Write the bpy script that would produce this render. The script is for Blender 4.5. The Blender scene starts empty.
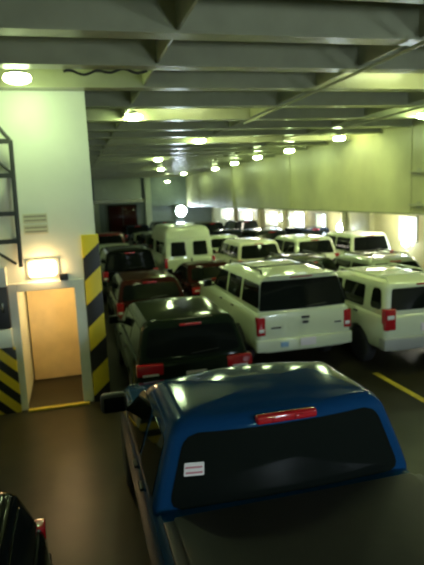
import bpy, bmesh, math, random
from mathutils import Matrix, Vector
random.seed(7)
PI = math.pi
scene = bpy.context.scene
COL = scene.collection

# ------------------------------------------------------------------ camera, world, exposure
CAM_H = 3.45
cam_d = bpy.data.cameras.new('camera')
cam = bpy.data.objects.new('camera', cam_d)
COL.objects.link(cam)
RIGHT = Vector((0.967149, -0.250258, -0.044645))
DOWN = Vector((-0.082462, -0.142731, -0.986320))
FWD = Vector((0.240462, 0.957601, -0.158679))
m = Matrix.Identity(4)
for i in range(3):
    m[i][0] = RIGHT[i]; m[i][1] = -DOWN[i]; m[i][2] = -FWD[i]
m[2][3] = CAM_H
cam.matrix_world = m
cam_d.sensor_fit = 'VERTICAL'
cam_d.sensor_height = 36.0
cam_d.lens = 541.4 * 36.0 / 565.0
cam_d.clip_start = 0.05
cam_d.clip_end = 300
cam_d.dof.use_dof = True
cam_d.dof.focus_distance = 2.0
cam_d.dof.aperture_fstop = 3.4
scene.camera = cam

world = bpy.data.worlds.new('daylight')
scene.world = world
world.use_nodes = True
wb = world.node_tree.nodes['Background']
wb.inputs['Color'].default_value = (0.74, 0.88, 1.0, 1)
wb.inputs['Strength'].default_value = 2.6

scene.view_settings.view_transform = 'Standard'
scene.view_settings.look = 'None'
scene.view_settings.gamma = 1.0
scene.view_settings.use_curve_mapping = False
scene.view_settings.exposure = 1.3
scene.cycles.diffuse_bounces = 8
scene.cycles.max_bounces = 14
LAMP = 35.0
LAMP_COL = (0.76, 1.0, 0.47)

# ------------------------------------------------------------------ materials
def mat(name, col, rough=0.5, metal=0.0, coat=0.0, emit=None, estr=0.0, noise=0.0, nscale=6.0, bump=0.0, spec=0.5, flake=0.0):
    M = bpy.data.materials.new(name)
    M.use_nodes = True
    nt = M.node_tree
    b = nt.nodes['Principled BSDF']
    b.inputs['Base Color'].default_value = (*col, 1)
    b.inputs['Roughness'].default_value = rough
    b.inputs['Metallic'].default_value = metal
    b.inputs['Coat Weight'].default_value = coat
    b.inputs['Coat Roughness'].default_value = 0.06
    b.inputs['Specular IOR Level'].default_value = spec
    if emit:
        b.inputs['Emission Color'].default_value = (*emit, 1)
        b.inputs['Emission Strength'].default_value = estr
    if noise > 0 or bump > 0:
        tc = nt.nodes.new('ShaderNodeTexCoord')
        n = nt.nodes.new('ShaderNodeTexNoise')
        n.inputs['Scale'].default_value = nscale
        n.inputs['Detail'].default_value = 5
        nt.links.new(tc.outputs['Object'], n.inputs['Vector'])
        if noise > 0:
            r = nt.nodes.new('ShaderNodeValToRGB')
            r.color_ramp.elements[0].position = 0.3
            r.color_ramp.elements[1].position = 0.7
            r.color_ramp.elements[0].color = (*[c * (1 - noise) for c in col], 1)
            r.color_ramp.elements[1].color = (*[min(1, c * (1 + noise * .6)) for c in col], 1)
            nt.links.new(n.outputs['Fac'], r.inputs['Fac'])
            nt.links.new(r.outputs['Color'], b.inputs['Base Color'])
        if bump > 0:
            bp = nt.nodes.new('ShaderNodeBump')
            bp.inputs['Strength'].default_value = bump
            bp.inputs['Distance'].default_value = 0.02
            nt.links.new(n.outputs['Fac'], bp.inputs['Height'])
            nt.links.new(bp.outputs['Normal'], b.inputs['Normal'])
    return M

def stripes(name, c1, c2, sx, sz, freq):
    M = mat(name, c1, 0.5)
    nt = M.node_tree
    b = nt.nodes['Principled BSDF']
    tc = nt.nodes.new('ShaderNodeTexCoord')
    dp = nt.nodes.new('ShaderNodeVectorMath'); dp.operation = 'DOT_PRODUCT'
    dp.inputs[1].default_value = (sx, 0, sz)
    nt.links.new(tc.outputs['Object'], dp.inputs[0])
    mu = nt.nodes.new('ShaderNodeMath'); mu.operation = 'MULTIPLY'; mu.inputs[1].default_value = freq
    nt.links.new(dp.outputs['Value'], mu.inputs[0])
    fr = nt.nodes.new('ShaderNodeMath'); fr.operation = 'FRACT'
    nt.links.new(mu.outputs[0], fr.inputs[0])
    gt = nt.nodes.new('ShaderNodeMath'); gt.operation = 'GREATER_THAN'; gt.inputs[1].default_value = 0.52
    nt.links.new(fr.outputs[0], gt.inputs[0])
    mx = nt.nodes.new('ShaderNodeMix'); mx.data_type = 'RGBA'
    mx.inputs['A'].default_value = (*c1, 1); mx.inputs['B'].default_value = (*c2, 1)
    nt.links.new(gt.outputs[0], mx.inputs['Factor'])
    nt.links.new(mx.outputs['Result'], b.inputs['Base Color'])
    return M

MT = {
    'floor': mat('deck_floor_paint', (0.036, 0.032, 0.018), 0.34, noise=0.35, nscale=1.3, bump=0.10, spec=0.18),
    'wallp': mat('casing_paint', (0.74, 0.78, 0.66), 0.45, noise=0.06, nscale=1.5),
    'wallr': mat('hull_wall_paint', (0.55, 0.54, 0.29), 0.38, noise=0.14, nscale=0.8, bump=0.02),
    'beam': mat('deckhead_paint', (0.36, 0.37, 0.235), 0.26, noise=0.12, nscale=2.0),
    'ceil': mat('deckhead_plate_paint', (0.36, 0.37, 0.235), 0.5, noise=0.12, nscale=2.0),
    'farwall': mat('bulkhead_paint', (0.50, 0.56, 0.46), 0.5, noise=0.1, nscale=1.0),
    'greyw': mat('grey_bulkhead_paint', (0.22, 0.27, 0.27), 0.5, noise=0.1),
    'yel': mat('yellow_line_paint', (0.62, 0.47, 0.04), 0.5, noise=0.2, nscale=8),
    'haz': stripes('hazard_stripes', (0.82, 0.62, 0.03), (0.02, 0.02, 0.02), -0.9, 1.0, 1.25),
    'haz2': stripes('hazard_stripes_falling', (0.82, 0.62, 0.03), (0.02, 0.02, 0.02), 1.0, 1.0, 2.6),
    'wood': mat('wood_door', (0.80, 0.62, 0.34), 0.45, noise=0.12, nscale=3),
    'darkm': mat('dark_metal', (0.03, 0.03, 0.03), 0.5),
    'steel': mat('black_painted_steel', (0.035, 0.04, 0.035), 0.45),
    'lens': mat('lamp_lens', (1, 1, 0.9), 0.4, emit=LAMP_COL, estr=LAMP),
    'warm': mat('warm_lamp_lens', (1, 0.8, 0.6), 0.4, emit=(1.0, 0.62, 0.28), estr=14.0),
    'warm2': mat('vestibule_lamp_lens', (1, 0.8, 0.6), 0.4, emit=(1.0, 0.66, 0.30), estr=34.0),
    'cool': mat('cool_lamp_lens', (1, 1, 1), 0.4, emit=(0.75, 0.90, 1.0), estr=40.0),
    'housing': mat('lamp_housing', (0.35, 0.36, 0.32), 0.4),
    'glass': mat('tinted_glass', (0.006, 0.008, 0.007), 0.04, spec=0.2),
    'tyre': mat('tyre_rubber', (0.02, 0.02, 0.02), 0.75),
    'rim': mat('wheel_alloy', (0.45, 0.46, 0.45), 0.3, metal=0.8),
    'red': mat('red_tail_lens', (0.42, 0.010, 0.015), 0.12, coat=0.8),
    'clear': mat('clear_lens', (0.75, 0.75, 0.72), 0.1, coat=0.6),
    'amber': mat('amber_lens', (0.75, 0.22, 0.02), 0.15, coat=0.6),
    'black': mat('black_trim', (0.018, 0.018, 0.018), 0.5),
    'chrome': mat('chrome', (0.75, 0.75, 0.75), 0.12, metal=1.0),
    'plate': mat('licence_plate', (0.80, 0.74, 0.74), 0.4),
    'paper': mat('paper', (0.80, 0.74, 0.72), 0.6),
    'blueprint': mat('blue_sticker', (0.25, 0.42, 0.60), 0.5),
    'pink': mat('pink_print', (0.55, 0.22, 0.25), 0.6),
    'tonneau': mat('tonneau_vinyl', (0.010, 0.0095, 0.006), 0.6, noise=0.2, nscale=10),
    'signp': mat('sign_plate', (0.62, 0.62, 0.42), 0.5),
    'signd': mat('sign_print', (0.30, 0.30, 0.22), 0.5),
    'white': mat('soffit_fill_lens', (1, 1, 1), 0.4, emit=(1.0, 0.93, 0.74), estr=40.0),
    'strip': mat('strip_lens', (1, 1, 1), 0.4, emit=(0.88, 1.0, 0.46), estr=16.0),
    'rubber': mat('cable_rubber', (0.012, 0.012, 0.012), 0.6),
    'pipe': mat('pipe_paint', (0.42, 0.42, 0.28), 0.35),
}
PAINT = {}
def paint(name, col, metal=0.0, rough=0.28, coat=1.0, spec=0.5):
    if name not in PAINT:
        PAINT[name] = mat('paint_' + name, col, rough, metal=metal, coat=coat, spec=spec)
    return PAINT[name]
paint('blue', (0.006, 0.046, 0.135), 0.12, 0.09, 0.0, .10)
paint('white', (0.66, 0.72, 0.50))
paint('cream', (0.66, 0.66, 0.46))
paint('black', (0.004, 0.005, 0.004), 0, .09, 0, .06)
paint('darkgreen', (0.010, 0.016, 0.009), 0, .09, 0, .06)
paint('maroon', (0.030, 0.008, 0.006), 0, .09, 0, .06)
paint('darkred', (0.16, 0.016, 0.014), 0.2)
paint('silver', (0.34, 0.38, 0.27), 0.5)
paint('palegreen', (0.40, 0.46, 0.34), 0.2)
paint('charcoal', (0.022, 0.025, 0.022), 0, .09, 0, .06)
paint('navy', (0.012, 0.018, 0.03), 0, .09, 0, .06)

# ------------------------------------------------------------------ mesh helpers
def link(name, bm, material, parent=None, smooth=None):
    me = bpy.data.meshes.new(name)
    bmesh.ops.recalc_face_normals(bm, faces=bm.faces)
    bm.to_mesh(me); bm.free()
    if smooth is not None:
        for p in me.polygons: p.use_smooth = True
        me.set_sharp_from_angle(angle=math.radians(smooth))
    me.materials.append(material)
    o = bpy.data.objects.new(name, me)
    COL.objects.link(o)
    if parent: o.parent = parent
    return o

def box_into(bm, c, s, rot=None, bevel=0.0, seg=2):
    r = bmesh.ops.create_cube(bm, size=1.0)
    vs = r['verts']
    for v in vs:
        v.co = Vector((v.co.x * s[0], v.co.y * s[1], v.co.z * s[2]))
    if bevel > 0:
        es = list({e for v in vs for e in v.link_edges})
        rr = bmesh.ops.bevel(bm, geom=es, offset=min(bevel, min(s) * .45), segments=seg, affect='EDGES', profile=0.5)
        vs = [v for v in rr['verts']] + [v for v in vs if v.is_valid]
        vs = list(set(vs))
    M = Matrix.Translation(Vector(c)) @ (rot if rot else Matrix.Identity(4))
    for v in vs: v.co = M @ v.co
    return vs

def box(name, lo, hi, material, parent=None, bevel=0.0, smooth=None):
    bm = bmesh.new()
    c = [(a + b) / 2 for a, b in zip(lo, hi)]; s = [abs(b - a) for a, b in zip(lo, hi)]
    box_into(bm, c, s, bevel=bevel)
    return link(name, bm, material, parent, 35 if bevel > 0 and smooth is None else smooth)

def tube_into(bm, pts, r, n=10):
    pts = [Vector(p) for p in pts]
    rings = []
    for i, p in enumerate(pts):
        d = (pts[min(i + 1, len(pts) - 1)] - pts[max(i - 1, 0)]).normalized()
        a = d.orthogonal().normalized() if i == 0 else (rings_a - d * rings_a.dot(d)).normalized()
        rings_a = a
        b = d.cross(a)
        rings.append([bm.verts.new(p + (a * math.cos(2 * PI * k / n) + b * math.sin(2 * PI * k / n)) * r) for k in range(n)])
    for q in range(len(rings) - 1):
        for k in range(n):
            bm.faces.new((rings[q][k], rings[q][(k + 1) % n], rings[q + 1][(k + 1) % n], rings[q + 1][k]))
    bm.faces.new(rings[0][::-1]); bm.faces.new(rings[-1])

def tube(name, pts, r, material, parent=None, n=10):
    bm = bmesh.new(); tube_into(bm, pts, r, n)
    return link(name, bm, material, parent, 50)

def lathe_into(bm, prof, axis='z', c=(0, 0, 0), n=24):
    rings = []
    for (r, h) in prof:
        ring = []
        for k in range(n):
            a = 2 * PI * k / n
            u, v = math.cos(a) * max(r, 1e-4), math.sin(a) * max(r, 1e-4)
            p = (u, v, h) if axis == 'z' else ((h, u, v) if axis == 'x' else (u, h, v))
            ring.append(bm.verts.new(Vector(p) + Vector(c)))
        rings.append(ring)
    for q in range(len(rings) - 1):
        for k in range(n):
            bm.faces.new((rings[q][k], rings[q][(k + 1) % n], rings[q + 1][(k + 1) % n], rings[q + 1][k]))
    bm.faces.new(rings[0][::-1]); bm.faces.new(rings[-1])

def lathe(name, prof, material, parent=None, axis='z', c=(0, 0, 0), n=24):
    bm = bmesh.new(); lathe_into(bm, prof, axis, c, n)
    return link(name, bm, material, parent, 45)

def loft(rings, bm, cap=True):
    vr = [[bm.verts.new(p) for p in r] for r in rings]
    n = len(rings[0])
    for q in range(len(vr) - 1):
        for k in range(n):
            bm.faces.new((vr[q][k], vr[q][(k + 1) % n], vr[q + 1][(k + 1) % n], vr[q + 1][k]))
    if cap:
        bm.faces.new(vr[0][::-1]); bm.faces.new(vr[-1])

def empty(name, loc, label, cat, group=None, rotz=0.0):
    o = bpy.data.objects.new(name, None)
    COL.objects.link(o)
    o.location = loc; o.rotation_euler = (0, 0, rotz)
    o.empty_display_size = 0.3
    tag(o, label, cat, group)
    return o

def tag(o, label, cat, group=None):
    o['label'] = label; o['category'] = cat
    if group: o['group'] = group
    return o

def struct(o):
    o['kind'] = 'structure'
    return o

def copy_tree(o, parent=None):
    c = o.copy(); COL.objects.link(c); c.parent = parent
    for ch in o.children: copy_tree(ch, c)
    return c

# ------------------------------------------------------------------ the deck
XL, XW, XR = -3.2, 10.0, 12.3          # left hull, upper wall face, recess wall
YB, YF = -3.0, 48.0
ZB, ZC = 5.2, 5.95                     # underside of beams, deck plate above
struct(box('floor', (XL - .3, YB - .3, -0.25), (XR + .3, YF + .5, 0.0), MT['floor']))
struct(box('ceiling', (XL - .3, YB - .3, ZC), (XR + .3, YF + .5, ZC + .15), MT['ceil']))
struct(box('wall_left', (XL - .3, YB, 0), (XL, YF, ZC), MT['wallp']))
struct(box('wall_back', (XL, YB - .3, 0), (XR, YB, ZC), MT['greyw']))
# upper right wall: thick trunk that overhangs the outer lane; its underside is the soffit
struct(box('wall_right_upper', (XW, YB, 2.66), (XR + .3, YF, ZC), MT['wallr']))
struct(box('trim_1', (XW - .07, YB, 2.60), (XR, YF, 2.66), MT['beam']))
# plate seams standing slightly proud of the wall
for i, y in enumerate((5.0, 14.6, 24.0, 33.4, 42.8)):
    struct(box('trim_%d' % (i + 2), (XW - .025, y - .04, 2.66), (XW, y + .04, ZC), MT['wallr']))
# outer hull wall with window openings
def holed_wall(name, x0, x1, y0, y1, z0, z1, holes, material):
    ys = sorted({y0, y1, *[h[0] for h in holes], *[h[1] for h in holes]})
    zs = sorted({z0, z1, *[h[2] for h in holes], *[h[3] for h in holes]})
    bm = bmesh.new()
    for a, b in zip(ys, ys[1:]):
        for c, d in zip(zs, zs[1:]):
            my, mz = (a + b) / 2, (c + d) / 2
            if any(h[0] < my < h[1] and h[2] < mz < h[3] for h in holes): continue
            box_into(bm, ((x0 + x1) / 2, my, mz), (x1 - x0, b - a, d - c))
    bmesh.ops.remove_doubles(bm, verts=bm.verts, dist=1e-4)
    return struct(link(name, bm, material))
WINS = [(17.55, 18.6, 1.45, 2.3), (25.0, 26.0, 1.5, 2.25), (27.6, 29.6, 1.45, 2.3), (31.6, 33.6, 1.45, 2.2), (36.5, 39.2, 1.5, 2.2), (42, 44.5, 1.5, 2.25)]
holed_wall('wall_right', XR, XR + .3, YB, YF, 0, 2.66, WINS, MT['wallr'])
for i, (a, b, c, d) in enumerate(WINS):
    bm = bmesh.new()
    t = .06
    for (p, q, r, s) in ((a - t, b + t, d, d + t), (a - t, b + t, c - t, c), (a - t, a, c, d), (b, b + t, c, d)):
        box_into(bm, (XR - .02, (p + q) / 2, (r + s) / 2), (.05, q - p, s - r))
    struct(link('window_%d' % (i + 1), bm, MT['wallp']))
# recess frames of the side lane
for i, y in enumerate((13.2, 20.6, 23.0, 30.4, 34.8, 40.4)):
    struct(box('trim_%d' % (i + 10), (XR - .22, y - .12, 0), (XR, y + .12, 2.60), MT['wallr']))
# far bulkhead: upper plate, pillars, grey lower part
struct(box('wall_far', (XL, YF, 0), (XR, YF + .3, ZC), MT['greyw']))
struct(box('trim_20', (2.0, YF - .35, 3.45), (6.0, YF, ZC), MT['farwall']))
struct(box('trim_21', (1.4, YF - .55, 3.15), (6.2, YF, 3.45), MT['beam']))
struct(box('trim_22', (6.3, YF - .6, 0), (6.8, YF, ZC), MT['farwall']))
struct(box('trim_25', (8.9, YF - .4, 0), (9.9, YF, 2.75), MT['greyw']))
struct(box('trim_23', (6.8, YF - .4, 2.75), (10.0, YF, ZC), MT['greyw']))
struct(box('trim_24', (0.6, YF - .4, 0), (2.3, YF, 3.15), MT['farwall']))

# transverse beams: web + lower flange
BY = [-1.0, .45, 1.9, 3.35, 4.8, 6.22, 7.7, 9.15, 10.95, 12.8, 14.6, 16.3, 18.3, 20.2, 22.1, 24.0, 25.9, 27.8, 29.7, 31.6, 33.5, 35.4, 37.3, 39.2, 41.1, 43.0, 44.9, 46.8]
for y in BY:
    bm = bmesh.new()
    x1 = XW
    box_into(bm, ((XL + x1) / 2, y, (ZB + ZC) / 2), (x1 - XL, .03, ZC - ZB))
    box_into(bm, ((XL + x1) / 2, y, ZB + .015), (x1 - XL, .26, .03))
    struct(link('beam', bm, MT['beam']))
# longitudinal girders
for x in (-1.75, 1.3, 4.35, 7.4):
    bm = bmesh.new()
    box_into(bm, (x, (YB + YF) / 2, (ZB + .06 + ZC) / 2), (.03, YF - YB, ZC - ZB - .06))
    struct(link('girder', bm, MT['beam']))

# casing on the left with the lit doorway
CY = 9.3
DX0, DX1, DH = -0.97, -0.06, 2.03
bm = bmesh.new()
box_into(bm, ((XL + DX0 - .02) / 2, CY + 1.0, ZB / 2), (DX0 - .02 - XL, 2.0, ZB))
box_into(bm, ((DX1 + .36) / 2 + .01, CY + 1.0, ZB / 2), (.36 - DX1 - .02, 2.0, ZB))
box_into(bm, ((DX0 + DX1) / 2, CY + 1.0, (DH + .02 + ZB) / 2), (DX1 - DX0 + .04, 2.0, ZB - DH - .02))
box_into(bm, ((XL + .36) / 2, CY + 12.0, ZB / 2), (.36 - XL, 20.0, ZB))
struct(link('wall_casing', bm, MT['wallp']))
door = struct(bpy.data.objects.new('door_1', None)); COL.objects.link(door); door.location = ((DX0 + DX1) / 2, CY, 0)
def dbox(name, lo, hi, material, bevel=0.0):
    o = box(name, lo, hi, material, None, bevel)
    o.parent = door; o.location = (-door.location.x, -door.location.y, 0)
    return o
bm = bmesh.new()
for lo, hi in (((DX0 - .2, CY - .05, 0), (DX0, CY, DH + .14)), ((DX1, CY - .05, 0), (DX1 + .17, CY, DH + .14)), ((DX0, CY - .05, DH), (DX1, CY, DH + .14))):
    box_into(bm, [(a + b) / 2 for a, b in zip(lo, hi)], [b - a for a, b in zip(lo, hi)], bevel=.01)
fr = link('door_frame', bm, MT['wallp'], door); fr.location = (-door.location.x, -CY, 0)
dbox('door_panel', (DX0 + .01, CY + 1.50, 0.02), (DX1 - .01, CY + 1.55, DH + .02), MT['wood'])
dbox('threshold', (DX0 - .0, CY - .16, 0), (DX1 + .10, CY - .06, .035), MT['yel'], .006)
# floor markings
struct(box('floor_line', (5.24, 5.2, 0), (5.36, 8.78, .004), MT['yel']))
struct(box('floor_line', (2.70, 14.0, 0), (2.80, 20, .004), MT['yel']))

# hazard corner post on the casing's right edge
hz = tag(box('corner_guard', (0.12, CY - .092, 0), (0.40, CY - .002, 2.9), MT['haz'], None, .012), 'tall black and yellow striped guard on the casing corner right of the lit doorway', 'guard')
hz2 = tag(box('corner_guard', (-1.62, CY - .102, 0), (-1.08, CY - .002, 1.12), MT['haz2'], None, .012), 'low black and yellow striped guard at the floor left of the doorway', 'guard')
# grey box between guard and rack
lk = empty('steel_cabinet', (-1.5, CY - .001, 1.16), 'white and dark wall cabinet above the low striped guard left of the doorway', 'cabinet')
box('body', (-.4, -.22, 0), (.40, -.0, .30), MT['wallp'], lk, .01)
box('door', (-.4, -.20, .31), (.40, -.0, .98), MT['darkm'], lk, .01)
box('top_panel', (-.4, -.18, .99), (.40, -.0, 1.30), MT['wallp'], lk, .01)
box('handle', (.30, -.23, .58), (.33, -.19, .74), MT['chrome'], lk, .005)
# black steel rack frame above it
rk = empty('steel_rack', (-1.5, CY - .30, 2.47), 'black steel rack with cross bars on the white casing left of the sign', 'rack')
tube('post', [(.66, -.02, 0), (.69, -.02, 1.95)], .035, MT['steel'], rk)
tube('post', [(-.35, -.02, 0), (-.35, -.02, 2.6)], .035, MT['steel'], rk)
for zz in (.41, .84, 1.42, 1.93):
    box('cross_bar', (-.36, -.06, zz - .035), (.68, .0, zz + .035), MT['steel'], rk)
tube('brace', [(.68, -.02, 1.95), (-.1, -.02, 3.0)], .03, MT['steel'], rk)
tube('brace', [(.68, -.02, 1.44), (.2, -.02, 1.9)], .022, MT['steel'], rk)
tube('brace', [(.60, -.02, .05), (.1, -.02, .42)], .022, MT['steel'], rk)
for xx_ in (.60, -.35):
    box('bracket', (xx_ - .03, -.02, .38), (xx_ + .03, .299, .44), MT['steel'], rk)
    box('bracket', (xx_ - .03, -.02, 1.39), (xx_ + .03, .299, 1.45), MT['steel'], rk)

# lamp over the door
wl = empty('wall_lamp', (-.53, CY, 2.39), 'glowing warm bulkhead lamp on the casing above the doorway', 'lamp')
box('base', (-.26, -.04, -.16), (.26, 0, .16), MT['housing'], wl, .01)
box('lens', (-.21, -.15, -.12), (.21, -.04, .12), MT['warm'], wl, .035)
bx = tag(box('alarm_box', (-.28, CY - .12, 2.10 + .075), (-.14, CY, 2.28), MT['darkm'], None, .015), 'small dark box on the casing right of the warm lamp', 'box')
sg = empty('sign', (-.58, CY, 3.13), 'small two-row notice plate on the white casing above the warm lamp', 'sign')
for zz in (-.10, .08):
    box('plate', (-.19, -.012, zz - .075), (.19, 0, zz + .075), MT['signp'], sg)
    for k in (-1, 1):
        box('print', (-.17, -.015, zz + k * .032 - .014), (.17, -.0121, zz + k * .032 + .014), MT['signd'], sg)
# vestibule lamp
vl = empty('ceiling_light', (-.38, CY + .75, DH + .02), 'warm lamp inside the vestibule behind the lit doorway', 'lamp')
lathe('base', [(0, 0), (.12, 0), (.12, -.03), (0, -.03)], MT['housing'], vl)
lathe('lens', [(0, -.03), (.10, -.03), (.09, -.07), (.05, -.10), (0, -.11)], MT['warm2'], vl)

# deck lamps
def deck_lamp(x, y, label, z=5.12, grp='deck lamps under the ceiling', lens=None):
    t = empty('ceiling_light', (x, y, z), label, 'lamp', grp)
    tube('stem', [(0, 0, .12), (0, 0, ZC - z)], .02, MT['housing'], t, 8)
    lathe('housing', [(0, .14), (.06, .14), (.10, .10), (.16, .075), (.17, .051), (0, .051)], MT['housing'], t)
    lathe('lens', [(0, .05), (.15, .05), (.185, .025), (.19, .005), (.175, -.02), (.13, -.045), (.07, -.058), (0, -.06)], lens or MT['lens'], t)
    return t
deck_lamp(-.575, 8.3, 'bright round ceiling lamp above the white casing with the doorway', 5.17)
deck_lamp(1.51, 12.45, 'round ceiling lamp before the brightly lit beam right of the casing', 5.23)
deck_lamp(4.31, 17.95, 'round ceiling lamp hanging midway over the white van lane', 5.24)
deck_lamp(4.11, 25.6, 'round ceiling lamp over the lane beyond the white van', 5.19)
deck_lamp(5.44, 33.0, 'small far ceiling lamp before the far bulkhead, left of the right-wall row')
deck_lamp(8.05, 46.0, 'tiny farthest ceiling lamp close to the far bulkhead', z=4.75)
deck_lamp(8.3, 40.2, 'faint far ceiling lamp between the wall row and the far bulkhead')
for (x, y, z, l) in ((8.46, 16.18, 5.05, 'nearest and brightest ceiling lamp of the row along the right wall'),
                  (8.42, 20.2, 5.02, 'second ceiling lamp of the row along the right wall'),
                  (8.3, 23.6, 5.03, 'third ceiling lamp of the row along the right wall'),
                  (8.3, 27.2, 5.01, 'fourth ceiling lamp of the row along the right wall'),
                  (8.6, 32.2, 5.01, 'fifth and smallest ceiling lamp of the row along the right wall')):
    deck_lamp(x, y, l, z)
for (x, y, l) in ((8.9, 12.45, 'ceiling lamp by the right wall just outside the right edge of view'),
                  (8.9, 8.75, 'ceiling lamp by the right wall out of view near the camera'),
                  (2.4, -1.9, 'ceiling lamp out of view behind the camera')):
    deck_lamp(x, y, l, 5.2)
# unseen strip lamps added under the soffit to brighten the recess wall
for i, y in enumerate((14.6, 18.6, 23.8, 28.0, 32.4, 36.6, 41.5)):
    t = empty('soffit_fill_lamp', (11.2, y, 2.60), 'added strip lamp on the soffit over the outer lane, hidden behind the wall overhang', 'lamp', 'added soffit strip lamps')
    box('housing', (-.10, -.65, -.05), (.10, .65, -.001), MT['housing'], t, .01)
    box('lens', (-.07, -.60, -.09), (.07, .60, -.051), MT['white'], t, .015)

# fluorescent strips high between the beams; each lights the face of the beam behind it
for (x, y, l) in ((2.85, 11.75, 'strip lamp high between beams lighting the beam right of the casing'),
                  (5.9, 8.35, 'strip lamp high between beams lighting the near beam at right'),
                  (8.75, 8.35, 'strip lamp high between the near beams close to the right wall'),
                  (5.9, 17.1, 'strip lamp high between beams over the lane of the boxy SUV'),
                  (9.2, 17.4, 'strip lamp high between beams by the nearest lamp of the wall row'),
                  (8.05, 16.95, 'second strip lamp high between beams by the nearest lamp of the wall row')):
    t = empty('strip_light', (x, y, ZC), l, 'lamp', 'strip lamps between the beams')
    box('housing', (-.65, -.08, -.30), (.65, .08, -.0), MT['housing'], t, .01)
    box('lens', (-.62, -.07, -.36), (.62, .07, -.301), MT['strip'], t, .02)

# lamps of the side recess and far bulkhead, plus added floods behind the camera
def side_lamp(loc, rz, label, r=.17):
    t = empty('flood_lamp', loc, label, 'lamp', 'cool wall lamps', rz)
    box('base', (-r, -.05, -r * 1.1), (r, 0, r * 1.1), MT['housing'], t, .01)
    lathe('lens', [(0, -.05), (r, -.05), (r * .95, -.10), (r * .6, -.15), (0, -.17)], MT['cool'], t, 'y')
side_lamp((XR - .22, 23.0, 1.70), -PI / 2, 'round cool lamp on the recess pillar beside the white-pillared SUV', .2)
side_lamp((9.4, YF - .41, 2.2), 0, 'dazzling cool lamp on the far bulkhead above the white van', .45)
side_lamp((3.2, YB + .012, 3.0), PI, 'added cool fill flood, unseen on the wall behind the camera', .40)  # unseen fill light, added to brighten the near beam webs
side_lamp((7.4, YB + .012, 3.0), PI, 'added cool fill flood, unseen on the wall behind the camera, nearer the right side', .40)  # second added fill for the near beams, out of view
side_lamp((XR, 18.15, 1.35), -PI / 2, 'dazzling cool lamp on the hull wall below the window by the white SUV', .16)
side_lamp((XR - .22, 30.4, 1.95), -PI / 2, 'small cool lamp on the recess pillar beyond the parked cars')

# pipes and cable under the beams
tag(tube('pipe', [(4.22, -2.9, 5.13), (4.22, 12.9, 5.13)], .024, MT['pipe']), 'long thin pipe under the beams above the white SUV lane', 'pipe')
tag(tube('pipe', [(7.5, -2.9, 5.13), (7.5, 15.6, 5.13)], .024, MT['pipe']), 'thin pipe under the beams nearer the right wall', 'pipe')
pts = [(.05 + .045 * i, 7.80 + (.0 if i % 2 else .01), 5.17 + .022 * math.sin(i * .8) - .02 * math.sin(i * .27)) for i in range(26)]
tag(tube('cable', pts, .018, MT['rubber'], None, 8), 'black sagging cable between beams right of the casing lamp', 'cable')
for z_ in (3.87, 2.90):
    t = empty('wall_bracket', (XW, 14.2, z_), ('upper' if z_ > 3 else 'lower') + ' rusty bracket bar on the right wall at the picture edge', 'bracket')
    box('arm', (-.10, -.5, -.03), (0, .35, .03), MT['pipe'], t)
    box('plate', (-.012, -.1, -.10), (0, .1, .10), MT['pipe'], t)

# ------------------------------------------------------------------ vehicles
def lerp(a, b, t): return a + (b - a) * t
def interp(tab, y):
    if y <= tab[0][0]: return tab[0][1]
    for (a, va), (b, vb) in zip(tab, tab[1:]):
        if y <= b:
            t = (y - a) / (b - a)
            return lerp(va, vb, t)
    return tab[-1][1]

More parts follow.
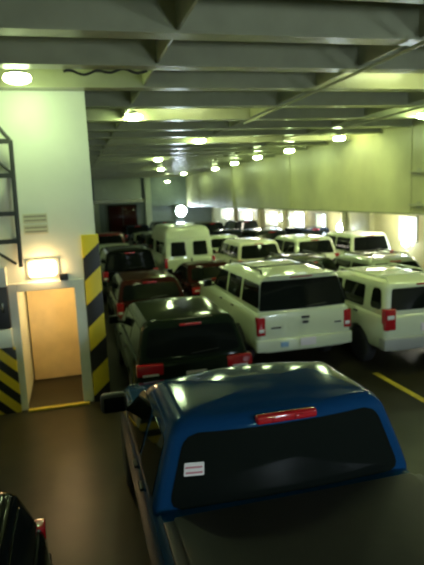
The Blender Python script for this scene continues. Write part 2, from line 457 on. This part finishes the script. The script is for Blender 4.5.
class Veh:
    def __init__(s, name, label, cat, x, y, col, L, W, H, belt, gh, top, wheels, wr=.34, zs=.30, wroof=None, group=None,
                 rot=0.0, rr=.10, bowr=.05, bowf=.14, noserim=.22, tailrim=.06, gk=.955):
        s.gk = gk
        # gh = (rear base y, rear top y, front top y, front base y); top = table of (y, top height of lower body)
        s.root = empty(name, (x, y, 0), label, cat, group, rot)
        s.L, s.W, s.H, s.belt, s.gh, s.top, s.zs = L, W, H, belt, gh, top, zs
        s.wb = W / 2 * .955
        s.wt = wroof / 2 if wroof else W / 2 * .76
        s.rr, s.bowr, s.bowf = rr, bowr, bowf
        s.P = PAINT[col]
        s.tailrim, s.noserim = tailrim, noserim
        s.body(wheels, wr)
        s.cabin()
        for wy in wheels:
            for sx in (-1, 1): s.wheel(sx, wy, wr)
    def hw(s, y):     # half width of lower body in plan
        w = s.W / 2
        a, b = s.tailrim, s.noserim
        k = 1.0
        if y < a * 4: k -= .05 * (1 - y / (a * 4)) ** 2
        d = s.L - y
        if d < b * 4: k -= .14 * (1 - d / (b * 4)) ** 2
        return w * k
    def body(s, wheels, wr):
        ys = sorted({0.0, .015, .04, .08, s.L, s.L - .02, s.L - .06, s.L - .14, *[t[0] for t in s.top if .08 < t[0] < s.L - .14],
                     *[s.L * i / 16 for i in range(1, 16)]})
        rings = []
        for y in ys:
            w, zt, zb = s.hw(y), interp(s.top, y), s.zs
            e = 0.0
            if y <= .08: e = (1 - math.sqrt(max(0, 1 - (1 - y / .08) ** 2))) * .07
            d = s.L - y
            if d <= .14: e = (1 - math.sqrt(max(0, 1 - (1 - d / .14) ** 2))) * .12
            w -= e; zt -= e; zb += e * .8
            h = zt - zb
            half = [(0, zb), (.80 * w, zb), (.93 * w, zb + .03), (.975 * w, zb + .12 * h), (w, zb + .42 * h), (w, zb + .60 * h), (.985 * w, zb + .80 * h),
                    (.965 * w, zb + .92 * h), (.93 * w, zb + .98 * h), (.86 * w, zt), (.5 * w, zt + .018), (0, zt + .025)]
            ring = [Vector((px, y, pz)) for px, pz in half] + [Vector((-px, y, pz)) for px, pz in half[-2:0:-1]]
            rings.append(ring)
        bm = bmesh.new(); loft(rings, bm)
        o = link('body', bm, s.P, s.root, 40)
        # wheel arches
        bmc = bmesh.new()
        for wy in wheels:
            for sx in (-1, 1):
                lathe_into(bmc, [(wr + .055, sx * (s.W / 2 - .30)), (wr + .055, sx * (s.W / 2 + .2))], 'x', (0, wy, wr), 28)
        bmesh.ops.recalc_face_normals(bmc, faces=bmc.faces)
        cut = link('cut', bmc, MT['black'])
        md = o.modifiers.new('arch', 'BOOLEAN'); md.operation = 'DIFFERENCE'; md.object = cut; md.solver = 'EXACT'
        cut.parent = s.root
        bpy.context.view_layer.update()
        dg = bpy.context.evaluated_depsgraph_get()
        me = bpy.data.meshes.new_from_object(o.evaluated_get(dg))
        o.modifiers.clear(); o.data = me
        if len(me.materials) == 0: me.materials.append(s.P)
        for p in me.polygons: p.use_smooth = True
        me.set_sharp_from_angle(angle=math.radians(40))
        bpy.data.objects.remove(cut)
        box('underbody', (-s.W / 2 + .3, .3, s.zs - .08), (s.W / 2 - .3, s.L - .4, s.zs + .06), MT['black'], s.root)
    def tz(s, z): return max(0, min(1, (z - s.belt) / (s.H - s.belt)))
    def gw(s, z): return lerp(s.wb * s.gk, s.wt, s.tz(z) ** 1.15)
    def yr(s, z): return lerp(s.gh[0], s.gh[1], s.tz(z))
    def yf(s, z): return lerp(s.gh[3], s.gh[2], s.tz(z))
    def gring(s, z, inset, rc):
        w = s.gw(z) - inset; a = s.yr(z) + inset; b = s.yf(z) - inset
        pts = []
        n = 4
        def back(x): return s.bowr * (x / w) ** 2
        def front(x): return -s.bowf * (x / w) ** 2
        ri = max(.02, rc - inset * .3)
        for i in range(7):                       # rear edge, left to right
            x = lerp(-w + ri, w - ri, i / 6); pts.append((x, a + back(x)))
        ya, yb2 = a + back(w - ri), b + front(w - ri)
        for i in range(1, n): t = PI / 2 * i / n; pts.append((w - ri + ri * math.sin(t), ya + ri - ri * math.cos(t)))
        for i in range(9): pts.append((w, lerp(ya + ri, yb2 - ri, i / 8)))
        for i in range(1, n): t = PI / 2 * i / n; pts.append((w - ri + ri * math.cos(t), yb2 - ri + ri * math.sin(t)))
        for i in range(7):
            x = lerp(w - ri, -w + ri, i / 6); pts.append((x, b + front(x)))
        for i in range(1, n): t = PI / 2 * i / n; pts.append((-w + ri - ri * math.sin(t), yb2 - ri + ri * math.cos(t)))
        for i in range(9): pts.append((-w, lerp(yb2 - ri, ya + ri, i / 8)))
        for i in range(1, n): t = PI / 2 * i / n; pts.append((-w + ri - ri * math.cos(t), ya + ri - ri * math.sin(t)))
        return [Vector((x, y, z)) for x, y in pts]
    def cabin(s, name='cabin'):
        rr = s.rr
        zt = s.H - .03
        z0 = s.belt - .04
        rings = []
        zz = [z0] + [lerp(s.belt, zt - rr, i / 5) for i in range(6)]
        for z in zz: rings.append(s.gring(z, 0, .07))
        for i in range(1, 6):
            t = PI / 2 * i / 5
            z = zt - rr + rr * math.sin(t)
            r = s.gring(zt - rr + rr * math.sin(t), rr * (1 - math.cos(t)), .07 + rr * .4)
            rings.append(r)
        last = rings[-1]
        c = sum(last, Vector()) / len(last)
        for k, dz in ((.75, .014), (.45, .024), (.15, .03)):
            rings.append([Vector((c.x + (p.x - c.x) * k, c.y + (p.y - c.y) * k, zt + dz)) for p in last])
        bm = bmesh.new(); loft(rings, bm)
        return link(name, bm, s.P, s.root, 50)
    def patch(s, name, fn, lo, hi, material=None, rc=.05, parent=None, th=.012, eps=.006):
        # lo/hi: (u0,u1,v) at the lower and upper edge; fn(u,v) -> point, outward normal
        bm = bmesh.new()
        rows, cols = 9, 10
        H = hi[2] - lo[2]
        vs = []
        ts = [0, .25 * rc / H, .6 * rc / H, rc / H] + [lerp(rc / H, 1 - rc / H, i / 5) for i in range(1, 5)] + [1 - rc / H, 1 - .6 * rc / H, 1 - .25 * rc / H, 1]
        grid = {0: [], 1: []}
        for t in ts:
            v = lo[2] + H * t
            u0, u1 = lerp(lo[0], hi[0], t), lerp(lo[1], hi[1], t)
            d = min(t, 1 - t) * H
            ins = 0 if d >= rc else rc - math.sqrt(max(0, rc * rc - (rc - d) ** 2))
            for layer, off in ((0, eps), (1, eps - th)):
                row = []
                for k in range(cols + 1):
                    u = lerp(u0 + ins, u1 - ins, k / cols)
                    p, nrm = fn(u, v)
                    row.append(bm.verts.new(p + nrm * off))
                grid[layer].append(row)
        R = len(ts)
        for layer in (0, 1):
            for i in range(R - 1):
                for k in range(cols):
                    g = grid[layer]
                    bm.faces.new((g[i][k], g[i][k + 1], g[i + 1][k + 1], g[i + 1][k]))
        a, b = grid[0], grid[1]
        for i in range(R - 1):
            bm.faces.new((a[i][0], a[i + 1][0], b[i + 1][0], b[i][0]))
            bm.faces.new((a[i][cols], a[i + 1][cols], b[i + 1][cols], b[i][cols]))
        for k in range(cols):
            bm.faces.new((a[0][k], a[0][k + 1], b[0][k + 1], b[0][k]))
            bm.faces.new((a[-1][k], a[-1][k + 1], b[-1][k + 1], b[-1][k]))
        return link(name, bm, material or MT['glass'], parent or s.root, 40)
    def f_rear(s, x, z):
        w = s.gw(z)
        return Vector((x, s.yr(z) + s.bowr * (x / w) ** 2, z)), Vector((0, -1, .25)).normalized()
    def f_front(s, x, z):
        w = s.gw(z)
        return Vector((x, s.yf(z) - s.bowf * (x / w) ** 2, z)), Vector((0, .8, .6)).normalized()
    def f_side(s, sx):
        return lambda y, z: (Vector((sx * s.gw(z), y, z)), Vector((sx, 0, .15)).normalized())
    def rear_glass(s, kb, kt, z0, z1, rc=.07, name='rear_window'):
        return s.patch(name, s.f_rear, (-s.gw(z0) * kb, s.gw(z0) * kb, z0), (-s.gw(z1) * kt, s.gw(z1) * kt, z1), rc=rc)
    def windshield(s):
        z0, z1 = s.belt + .03, s.H - s.rr - .0
        return s.patch('windshield', s.f_front, (-s.gw(z0) * .93, s.gw(z0) * .93, z0), (-s.gw(z1) * .9, s.gw(z1) * .9, z1), rc=.06)
    def side_glass(s, segs, z0, z1, rc=.05):
        for sx in (-1, 1):
            for (a0, b0, a1, b1) in segs:
                s.patch('side_window', s.f_side(sx), (a0, b0, z0), (a1, b1, z1), rc=rc)
    def wheel(s, sx, wy, r):
        w = .22
        xo = s.W / 2 - .015
        xi = xo - w
        p = [(r * .62, 0), (r * .9, 0), (r * .985, .03), (r, .07), (r, w - .07), (r * .985, w - .03), (r * .9, w), (r * .62, w)]
        bm = bmesh.new(); lathe_into(bm, [(a, sx * (b - w / 2)) for a, b in p], 'x', (0, 0, 0), 28)
        t = link('wheel', bm, MT['tyre'], s.root, 45)
        t.location = (sx * (xo - w / 2), wy, r)
        bm = bmesh.new()
        lathe_into(bm, [(0, sx * (w / 2 - .055)), (r * .52, sx * (w / 2 - .05)), (r * .60, sx * (w / 2 - .004)), (r * .635, sx * (w / 2 - .0)), (r * .635, sx * (w / 2 - .06)), (0, sx * (w / 2 - .09))], 'x', (0, 0, 0), 28)
        for k in range(5):
            a = 2 * PI * k / 5
            rot = Matrix.Rotation(a, 4, 'X')
            box_into(bm, rot @ Vector((sx * (w / 2 - .035), 0, r * .34)), (.03, r * .2, r * .52), rot, .008)
        rim = link('rim', bm, MT['rim'], t, 40)
    def block(s, name, c, sz, material, bevel=.02, parent=None, bow=0.0):
        bm = bmesh.new()
        if bow:
            box_into(bm, (0, 0, 0), sz)
            bmesh.ops.subdivide_edges(bm, edges=[e for e in bm.edges if abs(e.verts[0].co.x - e.verts[1].co.x) > 1e-4], cuts=9, use_grid_fill=True)
            es = [e for e in bm.edges if len(e.link_faces) == 2 and e.calc_face_angle(0) > .5]
            bmesh.ops.bevel(bm, geom=es, offset=bevel, segments=3, affect='EDGES', profile=.5)
            for v in bm.verts:
                v.co.y += bow * (v.co.x / (sz[0] / 2)) ** 2
                v.co += Vector(c)
        else:
            box_into(bm, c, sz, bevel=bevel, seg=3)
        return link(name, bm, material, parent or s.root, 40)
    def rear_bumper(s, z0, z1, material, d=.14, bow=.07, w=None):
        return s.block('rear_bumper', (0, -.02 + d / 2 - .06, (z0 + z1) / 2), (w or s.W * .985, d, z1 - z0), material, .03, None, bow)
    def front_bumper(s, z0, z1, material, d=.16):
        return s.block('front_bumper', (0, s.L - d / 2 + .05, (z0 + z1) / 2), (s.W * .94, d, z1 - z0), material, .03, None, -.13)
    def tail(s, z0, z1, w, material=None, y=-.005, dep=.14, inset=0.0, split=None):
        for sx in (-1, 1):
            xo = s.W / 2 * .965 - inset
            t = s.block('tail_light', (sx * (xo - w / 2), y + dep / 2, (z0 + z1) / 2), (w, dep, z1 - z0), material or MT['red'], .02)
            if split:
                s.block('reversing_lens', (sx * (xo - w / 2), y - .004, lerp(z0, z1, split)), (w * .6, .014, (z1 - z0) * .18), MT['clear'], .004, t)
    def head(s, z0, z1, w=.38):
        for sx in (-1, 1):
            s.block('headlight', (sx * (s.W / 2 * .80 - w / 2 + .02), s.L - .12, (z0 + z1) / 2), (w, .20, z1 - z0), MT['clear'], .03)
        s.block('grille', (0, s.L - .045, (z0 + z1) / 2), (s.W * .36, .08, z1 - z0), MT['black'], .02)
    def mirrors(s, y, z, big=1.0, material=None):
        for sx in (-1, 1):
            x0 = s.gw(z)
            mm = s.block('wing_mirror', (sx * (x0 + .16 * big), y, z + .07), (.20 * big, .10, .17 * big), material or MT['black'], .035)
            s.block('mirror_arm', (sx * (x0 + .04), y + .01, z + .01), (.12, .05, .05), MT['black'], .01, mm)
            s.block('mirror_glass', (sx * (x0 + .16 * big), y - .052, z + .07), (.15 * big, .006, .12 * big), MT['glass'], .002, mm)
    def plate(s, z, y=-.012, w=.31):
        s.block('licence_plate', (0, y, z), (w, .012, .155), MT['plate'], .003)
    def handles(s, ys, z):
        for sx in (-1, 1):
            for y in ys:
                s.block('door_handle', (sx * (s.hw(y) * .985 + .005), y, z), (.04, .14, .03), MT['black'], .01)
    def chmsl(s, z, w=.4, dz=.035, y=None, material=None):
        yy_ = s.yr(z) if y is None else y
        return s.block('brake_light', (0, yy_ - .012, z), (w, .035, dz), material or MT['red'], .008)
    def rack(s, x, y0, y1, cross=2, material=None):
        material = material or MT['black']
        z = s.H + .015
        for sx in (-1, 1):
            r = tube('roof_rail', [(sx * x, y0, z - .06), (sx * x, y0 + .05, z + .03), (sx * x, y1 - .05, z + .03), (sx * x, y1, z - .06)], .02, material, s.root, 8)
        for i in range(cross):
            y = lerp(y0, y1, (i + .6) / (cross + .2))
            tube('roof_crossbar', [(-x, y, z + .03), (x, y, z + .03)], .016, material, s.root, 8)
    def wiper(s, x0, x1, z):
        a, n1 = s.f_rear(x0, z); b, n2 = s.f_rear(x1, z + .03)
        tube('wiper', [a + n1 * .03, b + n2 * .03], .010, MT['black'], s.root, 6)
    def spoiler(s, w, z=None):
        z = z or s.H - .09
        s.block('rear_spoiler', (0, s.yr(z) - .03, z), (w, .16, .035), s.P, .014, None, .04)

def suv(name, label, cat, x, y, col, L=4.7, W=1.84, H=1.78, belt=1.08, rot=0.0, group=None, tall_tail=True, rake=.22, rails=True, far=False, tail_z=None, glassk=(.88, .88), tail_w=.17):
    top = [(0, belt - .02), (L * .2, belt), (L * .70, belt), (L * .72, belt - .01), (L * .8, belt - .06), (L - .15, belt - .16), (L, belt - .24)]
    v = Veh(name, label, cat, x, y, col, L, W, H, belt, (.04, .04 + rake, L * .50, L * .70), top, (L * .205, L * .80), .35, .32, group=group, rot=rot)
    z0, z1 = belt + .05, H - .17
    v.rear_glass(*glassk, z0, z1 + .03); v.windshield()
    m_ = L * .36
    v.side_glass([(.20, m_ - .30, .20 + rake * .7, m_ - .32), (m_ - .22, m_ + .68, m_ - .22, m_ + .66), (m_ + .76, L * .655, m_ + .74, L * .54)], z0, z1)
    v.rear_bumper(.42, .68, col == 'white' and v.P or MT['black'])
    v.front_bumper(.36, .62, MT['black'])
    tz0, tz1 = tail_z or (belt - .32, belt + .02)
    v.tail(tz0, tz1, tail_w, split=.3 if tail_w < .3 else .08)
    v.head(belt - .36, belt - .20)
    v.mirrors(L * .64, belt + .02)
    v.plate(.80)
    v.handles((m_ + .0, m_ + .95), belt - .12)
    v.chmsl(H - .105, .34)
    v.wiper(-.05, .38, z0 + .02)
    if rails: v.rack(v.wt * .80, .55, L * .48)
    return v

def sedan(name, label, cat, x, y, col, L=4.75, W=1.78, H=1.44, belt=.95, rot=0.0, group=None):
    deck = belt + .0
    top = [(0, deck - .05), (.12, deck), (L * .22, belt), (L * .68, belt), (L * .72, belt - .02), (L - .5, belt - .14), (L - .15, belt - .2), (L, belt - .3)]
    v = Veh(name, label, cat, x, y, col, L, W, H, belt, (.62, 1.28, L * .50, L * .70), top, (L * .21, L * .80), .32, .25, group=group, rot=rot, rr=.09, bowr=.10)
    z0, z1 = belt + .04, H - .13
    v.rear_glass(.88, .84, z0, z1 + .01); v.windshield()
    m_ = L * .37
    v.side_glass([(m_ - .75, m_ + .10, m_ - .38, m_ + .08), (m_ + .18, L * .665, m_ + .16, L * .53)], z0, z1)
    v.rear_bumper(.34, .56, v.P); v.front_bumper(.28, .5, v.P)
    v.tail(belt - .24, belt - .05, .38, split=.5)
    v.head(belt - .36, belt - .22)
    v.mirrors(L * .65, belt)
    v.plate(belt - .16)
    v.handles((m_ - .2, m_ + .72), belt - .13)
    v.chmsl(belt + .055, .3, .03)
    return v

# --- blue pickup nearest the camera
def pickup():
    L, W, H, belt = 5.65, 2.12, 1.88, 1.25
    top = [(0, 1.25), (1.95, 1.25), (2.02, belt), (4.3, belt), (4.4, 1.20), (5.1, 1.12), (5.5, 1.03), (L, .93)]
    v = Veh('pickup_truck', 'blue pickup truck with wide dark rear window and covered bed, nearest the camera', 'truck', 1.42, 1.42, 'blue', L, W, H, belt,
            (2.03, 2.16, 3.35, 4.25), top, (1.15, 4.85), .38, .42, wroof=1.64, rr=.10, bowr=.10, bowf=.2, gk=1.02)
    v.rear_glass(.90, .885, belt + .0, H - .115, .10)
    v.windshield()
    v.side_glass([(2.24, 2.86, 2.32, 2.84), (2.95, 4.02, 2.95, 3.45)], belt + .04, H - .19)
    for sx in (-1, 1):
        pass
    # bed: rolled vinyl cover and side rails
    v.block('tonneau_cover', (0, .98, 1.285), (1.84, 1.92, .05), MT['tonneau'], .02)
    for sx in (-1, 1):
        v.block('bed_rail', (sx * .95, .98, 1.275), (.09, 1.90, .03), MT['black'], .012)
    v.block('tailgate', (0, .0, .98), (1.56, .06, .50), v.P, .02)
    v.block('tailgate_handle', (0, -.035, 1.10), (.24, .03, .07), MT['black'], .01)
    v.rear_bumper(.46, .68, MT['chrome'], .2, .05); v.front_bumper(.42, .72, MT['chrome'])
    v.tail(.78, 1.18, .16, split=.4)
    v.head(.82, 1.0)
    v.plate(.57, -.08)
    v.handles((2.75, 3.15), 1.12)
    # big black mirrors
    for sx in (-1, 1):
        mm = v.block('wing_mirror', (sx * 1.16, 4.0, 1.39), (.27, .13, .21), MT['black'], .05)
        v.block('mirror_arm', (sx * .99, 4.02, 1.31), (.18, .06, .06), MT['black'], .015, mm)
        v.block('mirror_glass', (sx * 1.16, 3.933, 1.39), (.20, .008, .15), MT['glass'], .002, mm)
    # high brake light
    p, n = v.f_rear(0, 1.81)
    b = v.block('brake_light', (0.0, v.yr(1.81) + .012, 1.81), (.48, .07, .068), MT['red'], .022)
    for k in (-.09, .09):
        v.block('cargo_lamp', (k, v.yr(1.81) - .026, 1.81), (.06, .012, .032), MT['red'], .004, b)
    # sticker inside the lower left of the glass
    fn = v.f_rear
    st = v.patch('sticker', fn, (-.80, -.655, 1.475), (-.785, -.645, 1.565), MT['paper'], .008, None, .004, .010)
    for i in range(2):
        v.patch('sticker_print', fn, (-.785, -.665, 1.49 + i * .036), (-.78, -.662, 1.503 + i * .036), MT['pink'], .003, st, .002, .013)
    return v
pickup()

# --- dark SUV directly ahead of the pickup
suv('suv', 'very dark green SUV directly ahead of the blue pickup', 'car', 1.62, 7.66, 'darkgreen', 4.5, 1.84, 1.63, 1.05, rails=False, rake=.30, tail_z=(.86, 1.03), tail_w=.40)
# --- maroon wagon ahead of it, black SUV beyond
suv('station_wagon', 'dark maroon wagon in front of the dark green SUV', 'car', 1.72, 12.75, 'maroon', 4.5, 1.8, 1.52, 1.0, rails=False, rake=.42)
suv('suv', 'big black SUV beside the striped guard, behind the maroon wagon', 'car', 1.75, 17.85, 'black', 4.9, 1.9, 1.80, 1.12, rails=False, rake=.12)

# --- white full size SUV
def big_suv():
    L, W, H, belt = 5.15, 2.02, 1.90, 1.24
    top = [(0, belt - .02), (1.2, belt), (3.55, belt), (3.75, belt - .03), (4.6, belt - .10), (5.0, belt - .18), (L, belt - .3)]
    v = Veh('suv', 'large white SUV with black rear window and roof rails in the middle lane', 'car', 4.17, 9.40, 'white', L, W, H, belt,
            (.03, .20, 2.75, 3.62), top, (1.08, 4.18), .38, .42, wroof=1.62, rr=.09, bowr=.06)
    v.rear_glass(.975, .96, 1.24, 1.79, .04)
    v.windshield()
    v.side_glass([(.07, 1.12, .20, 1.10), (1.24, 2.16, 1.24, 2.12), (2.25, 3.42, 2.24, 2.80)], 1.30, 1.74)
    v.rear_bumper(.46, .70, v.P, .2, .07)
    v.block('bumper_sticker', (-.46, -.078, .60), (.16, .012, .10), MT['blueprint'], .003)
    v.front_bumper(.42, .7, MT['black'])
    v.tail(.78, 1.14, .17, split=.28)
    v.head(.78, .96)
    v.mirrors(3.30, 1.28, 1.1)
    v.plate(.63, -.13, .32)
    v.handles((1.55, 2.45), 1.12)
    v.chmsl(1.845, .46, .04)
    v.spoiler(1.36, 1.875)
    v.wiper(.02, .46, 1.27)
    v.rack(.66, .55, 2.75, 2, MT['steel'])
    v.block('tailgate_handle', (0, -.018, 1.08), (.16, .03, .05), MT['black'], .01)
    v.block('badge', (-.60, -.012, .92), (.20, .012, .03), MT['steel'], .004)
    v.block('badge', (.68, -.012, .92), (.14, .012, .03), MT['steel'], .004)
    v.block('badge', (0, -.014, .98), (.12, .012, .05), MT['steel'], .004)
    return v
big_suv()

# --- white boxy SUV at the right edge
def boxy_suv():
    L, W, H, belt = 4.5, 1.86, 1.71, 1.12
    top = [(0, belt - .02), (1.2, belt), (3.05, belt), (3.2, belt - .02), (4.1, belt - .08), (4.35, belt - .14), (L, belt - .26)]
    v = Veh('suv', 'white boxy SUV with tall red tail light at the right edge', 'car', 6.29, 8.60, 'white', L, W, H, belt,
            (.03, .16, 2.35, 3.1), top, (.96, 3.62), .37, .42, wroof=1.50, rr=.08, bowr=.05)
    v.rear_glass(.87, .85, 1.19, 1.59, .05)
    v.windshield()
    v.side_glass([(.22, .62, .32, .60)], 1.19, 1.58, .08)
    v.side_glass([(.86, 1.74, .88, 1.70), (1.84, 2.95, 1.82, 2.42)], 1.16, 1.58, .05)
    v.rear_bumper(.46, .70, MT['housing'], .22, .06)
    v.front_bumper(.42, .7, MT['black'])
    v.tail(.84, 1.24, .23, split=.62)
    v.head(.80, .98)
    v.mirrors(2.85, 1.2)
    v.plate(.86, -.015)
    v.handles((1.05, 2.0), 1.05)
    v.wiper(.0, .45, 1.23)
    v.rack(.62, .35, 2.3, 3, v.P)
    v.chmsl(1.645, .3, .03)
    v.block('tailgate_handle', (.1, -.018, 1.02), (.18, .03, .05), MT['black'], .01)
    return v
boxy_suv()

# --- white raised roof van
def van():
    L, W, H, belt = 5.6, 2.02, 2.38, 1.18
    top = [(0, belt), (1, belt), (4.3, belt), (4.6, belt - .05), (5.2, belt - .16), (5.45, belt - .25), (L, belt - .4)]
    v = Veh('van', 'white raised-roof van with two rear door windows', 'car', 4.14, 19.65, 'white', L, W, H, belt,
            (.02, .20, 3.5, 4.5), top, (1.1, 4.6), .37, .38, wroof=1.60, rr=.20, bowr=.05)
    for sx in (-1, 1):
        v.patch('rear_window', v.f_rear, (sx * .42 - .29, sx * .42 + .29, 1.27), (sx * .41 - .26, sx * .41 + .26, 1.80), rc=.06)
    z0, z1 = 1.27, 1.78
    v.patch('windshield', v.f_front, (-v.gw(z0) * .93, v.gw(z0) * .93, z0), (-v.gw(z1) * .9, v.gw(z1) * .9, z1 + .1), rc=.06)
    v.side_glass([(.4, 1.3, .42, 1.28), (1.45, 2.45, 1.45, 2.42), (3.1, 4.2, 3.1, 3.85)], 1.28, 1.76)
    v.rear_bumper(.44, .66, MT['chrome']); v.front_bumper(.4, .64, MT['black'])
    v.tail(.84, 1.22, .14); v.head(.78, .95); v.mirrors(4.15, 1.3, 1.2); v.plate(.80)
    v.handles((3.0,), 1.05)
    v.block('roof_seam', (0, v.yr(1.93) - .002, 1.93), (1.6, .04, .03), v.P, .01, None, .04)
    v.block('door_handle', (.06, -.014, 1.12), (.05, .03, .14), MT['black'], .01)
    return v
van()
sedan('sedan', 'dark maroon sedan behind the white raised-roof van', 'car', 3.98, 14.85, 'maroon', 4.55, 1.72, 1.40, .93)

# --- lane of the boxy SUV, further on
suv('station_wagon', 'dark grey green wagon with roof rails beyond the large white SUV', 'car', 6.36, 13.5, 'darkgreen', 4.5, 1.78, 1.58, 1.0, rake=.35)
suv('suv', 'cream SUV with dark rear window behind the grey green wagon', 'car', 6.45, 18.25, 'cream', 4.7, 1.86, 1.76, 1.1, rails=False)
sedan('sedan', 'white sedan just beyond the cream SUV', 'car', 6.8, 23.3, 'white', 4.8, 1.8, 1.56, 1.02)
# --- fourth lane
suv('station_wagon', 'silver green wagon with red roof brake light behind the white boxy SUV', 'car', 8.62, 12.9, 'silver', 4.7, 1.84, 1.52, .98, rake=.4, rails=True)
suv('suv', 'white SUV with wide black rear window beside the recess lamp', 'car', 8.66, 18.3, 'white', 4.7, 1.84, 1.76, 1.1, rails=False, glassk=(.86, .84))
suv('suv', 'white SUV parked under the wall overhang by the bright window', 'car', 10.82, 18.1, 'white', 4.7, 1.84, 1.80, 1.10, rails=False)

# --- parked hatchback at the lower left, tail towards the far end
suv('hatchback', 'dark hatchback at the lower left corner, only its tail in view', 'car', -1.24, 4.2, 'black', 4.3, 1.74, 1.52, 1.0, rot=PI, rails=False, rake=.30, tail_z=(.72, .98))

# --- the rows further away
protos = {
    'sedan': sedan('sedan', 'pale green sedan ahead of the big black SUV beside the casing', 'car', 1.75, 23.6, 'palegreen', 4.7, 1.78, 1.46, .96),
    'suv': suv('suv', 'dark charcoal SUV beyond the white raised-roof van', 'car', 4.1, 25.8, 'charcoal', 4.7, 1.84, 1.74, 1.08, rails=False),
}
def recolour(root, col):
    for ch in root.children:
        if ch.name.split('.')[0] in ('body', 'cabin'):
            ch.material_slots[0].link = 'OBJECT'
            ch.material_slots[0].material = PAINT[col]
def far_car(kind, x, y, col, label):
    r = copy_tree(protos[kind].root)
    r.location = (x, y, 0); r['label'] = label; r['group'] = 'cars in the far rows'
    recolour(r, col)
FAR = [
    ('suv', 1.8, 28.7, 'darkred', 'dark red SUV far ahead along the casing lane'),
    ('sedan', 1.9, 33.8, 'charcoal', 'charcoal sedan far along the casing lane beyond the dark red SUV'),
    ('sedan', 4.2, 31.0, 'silver', 'silver sedan beyond the charcoal SUV in the van lane'),
    ('suv', 4.2, 36.2, 'navy', 'navy SUV near the far end of the van lane'),
    ('suv', 6.45, 28.6, 'black', 'black SUV beyond the white sedan in the third lane'),
    ('sedan', 6.45, 33.8, 'navy', 'navy sedan farther along the third lane'),
    ('suv', 6.5, 38.9, 'charcoal', 'charcoal SUV last in the third lane'),
    ('suv', 8.98, 23.6, 'charcoal', 'charcoal SUV beyond the white SUV beside the recess lamp'),
    ('sedan', 8.75, 28.8, 'navy', 'navy sedan farther along the fourth lane'),
    ('suv', 8.78, 33.9, 'black', 'black SUV far along the fourth lane'),
    ('sedan', 8.8, 39.1, 'silver', 'silver sedan last in the fourth lane'),
    ('suv', 11.15, 23.5, 'navy', 'navy SUV under the overhang beyond the white one'),
    ('sedan', 11.08, 28.7, 'charcoal', 'charcoal sedan under the overhang beside the hull windows'),
    ('suv', 11.08, 33.8, 'black', 'black SUV far along under the overhang'),
]
for a in FAR: far_car(*a)

# --- box truck against the far bulkhead
bt = empty('box_truck', (3.75, 41.6, 0), 'dark box truck before the far bulkhead, tallest vehicle in the distance', 'truck')
box('cargo_box', (-1.1, 0, .95), (1.1, 3.7, 3.08), PAINT['charcoal'], bt, .04)
rd = box('rear_door', (-1.0, -.03, 1.05), (1.0, -.001, 2.95), PAINT['maroon'], bt, .01)
box('door_bar', (-.03, -.06, 1.1), (.03, -.031, 2.9), MT['black'], rd)
box('chassis', (-.45, .1, .60), (.45, 5.2, .949), MT['black'], bt)
bm = bmesh.new()
loft([[Vector((x, y, z)) for y, z in ((3.75, .6), (3.75, 2.3), (4.5, 2.35), (5.1, 1.5), (5.6, 1.35), (5.65, .6))] for x in (-.98, -.9, .9, .98)], bm)
cabo = link('cab', bm, PAINT['white'], bt)
box('side_window', (-1.0, 4.0, 1.55), (-.981, 4.55, 2.1), MT['glass'], cabo)
box('side_window', (.981, 4.0, 1.55), (1.0, 4.55, 2.1), MT['glass'], cabo)
for sx in (-1, 1):
    box('tail_light', (sx * .85 - .12, -.04, .98 - .16), (sx * .85 + .12, .1, .94), MT['red'], bt, .01)
    for wy in (1.0, 4.7):
        w_ = lathe('wheel', [(.25, -.13), (.42, -.13), (.45, -.08), (.45, .08), (.42, .13), (.25, .13)], MT['tyre'], bt, 'x')
        w_.location = (sx * .84, wy, .45)
        lathe('rim', [(0, sx * .10), (.24, sx * .10), (.26, sx * .125), (.26, sx * .06), (0, sx * .06)], MT['rim'], w_, 'x')
box('rear_bumper', (-1.0, -.05, .55), (1.0, .08, .70), MT['black'], bt, .02)
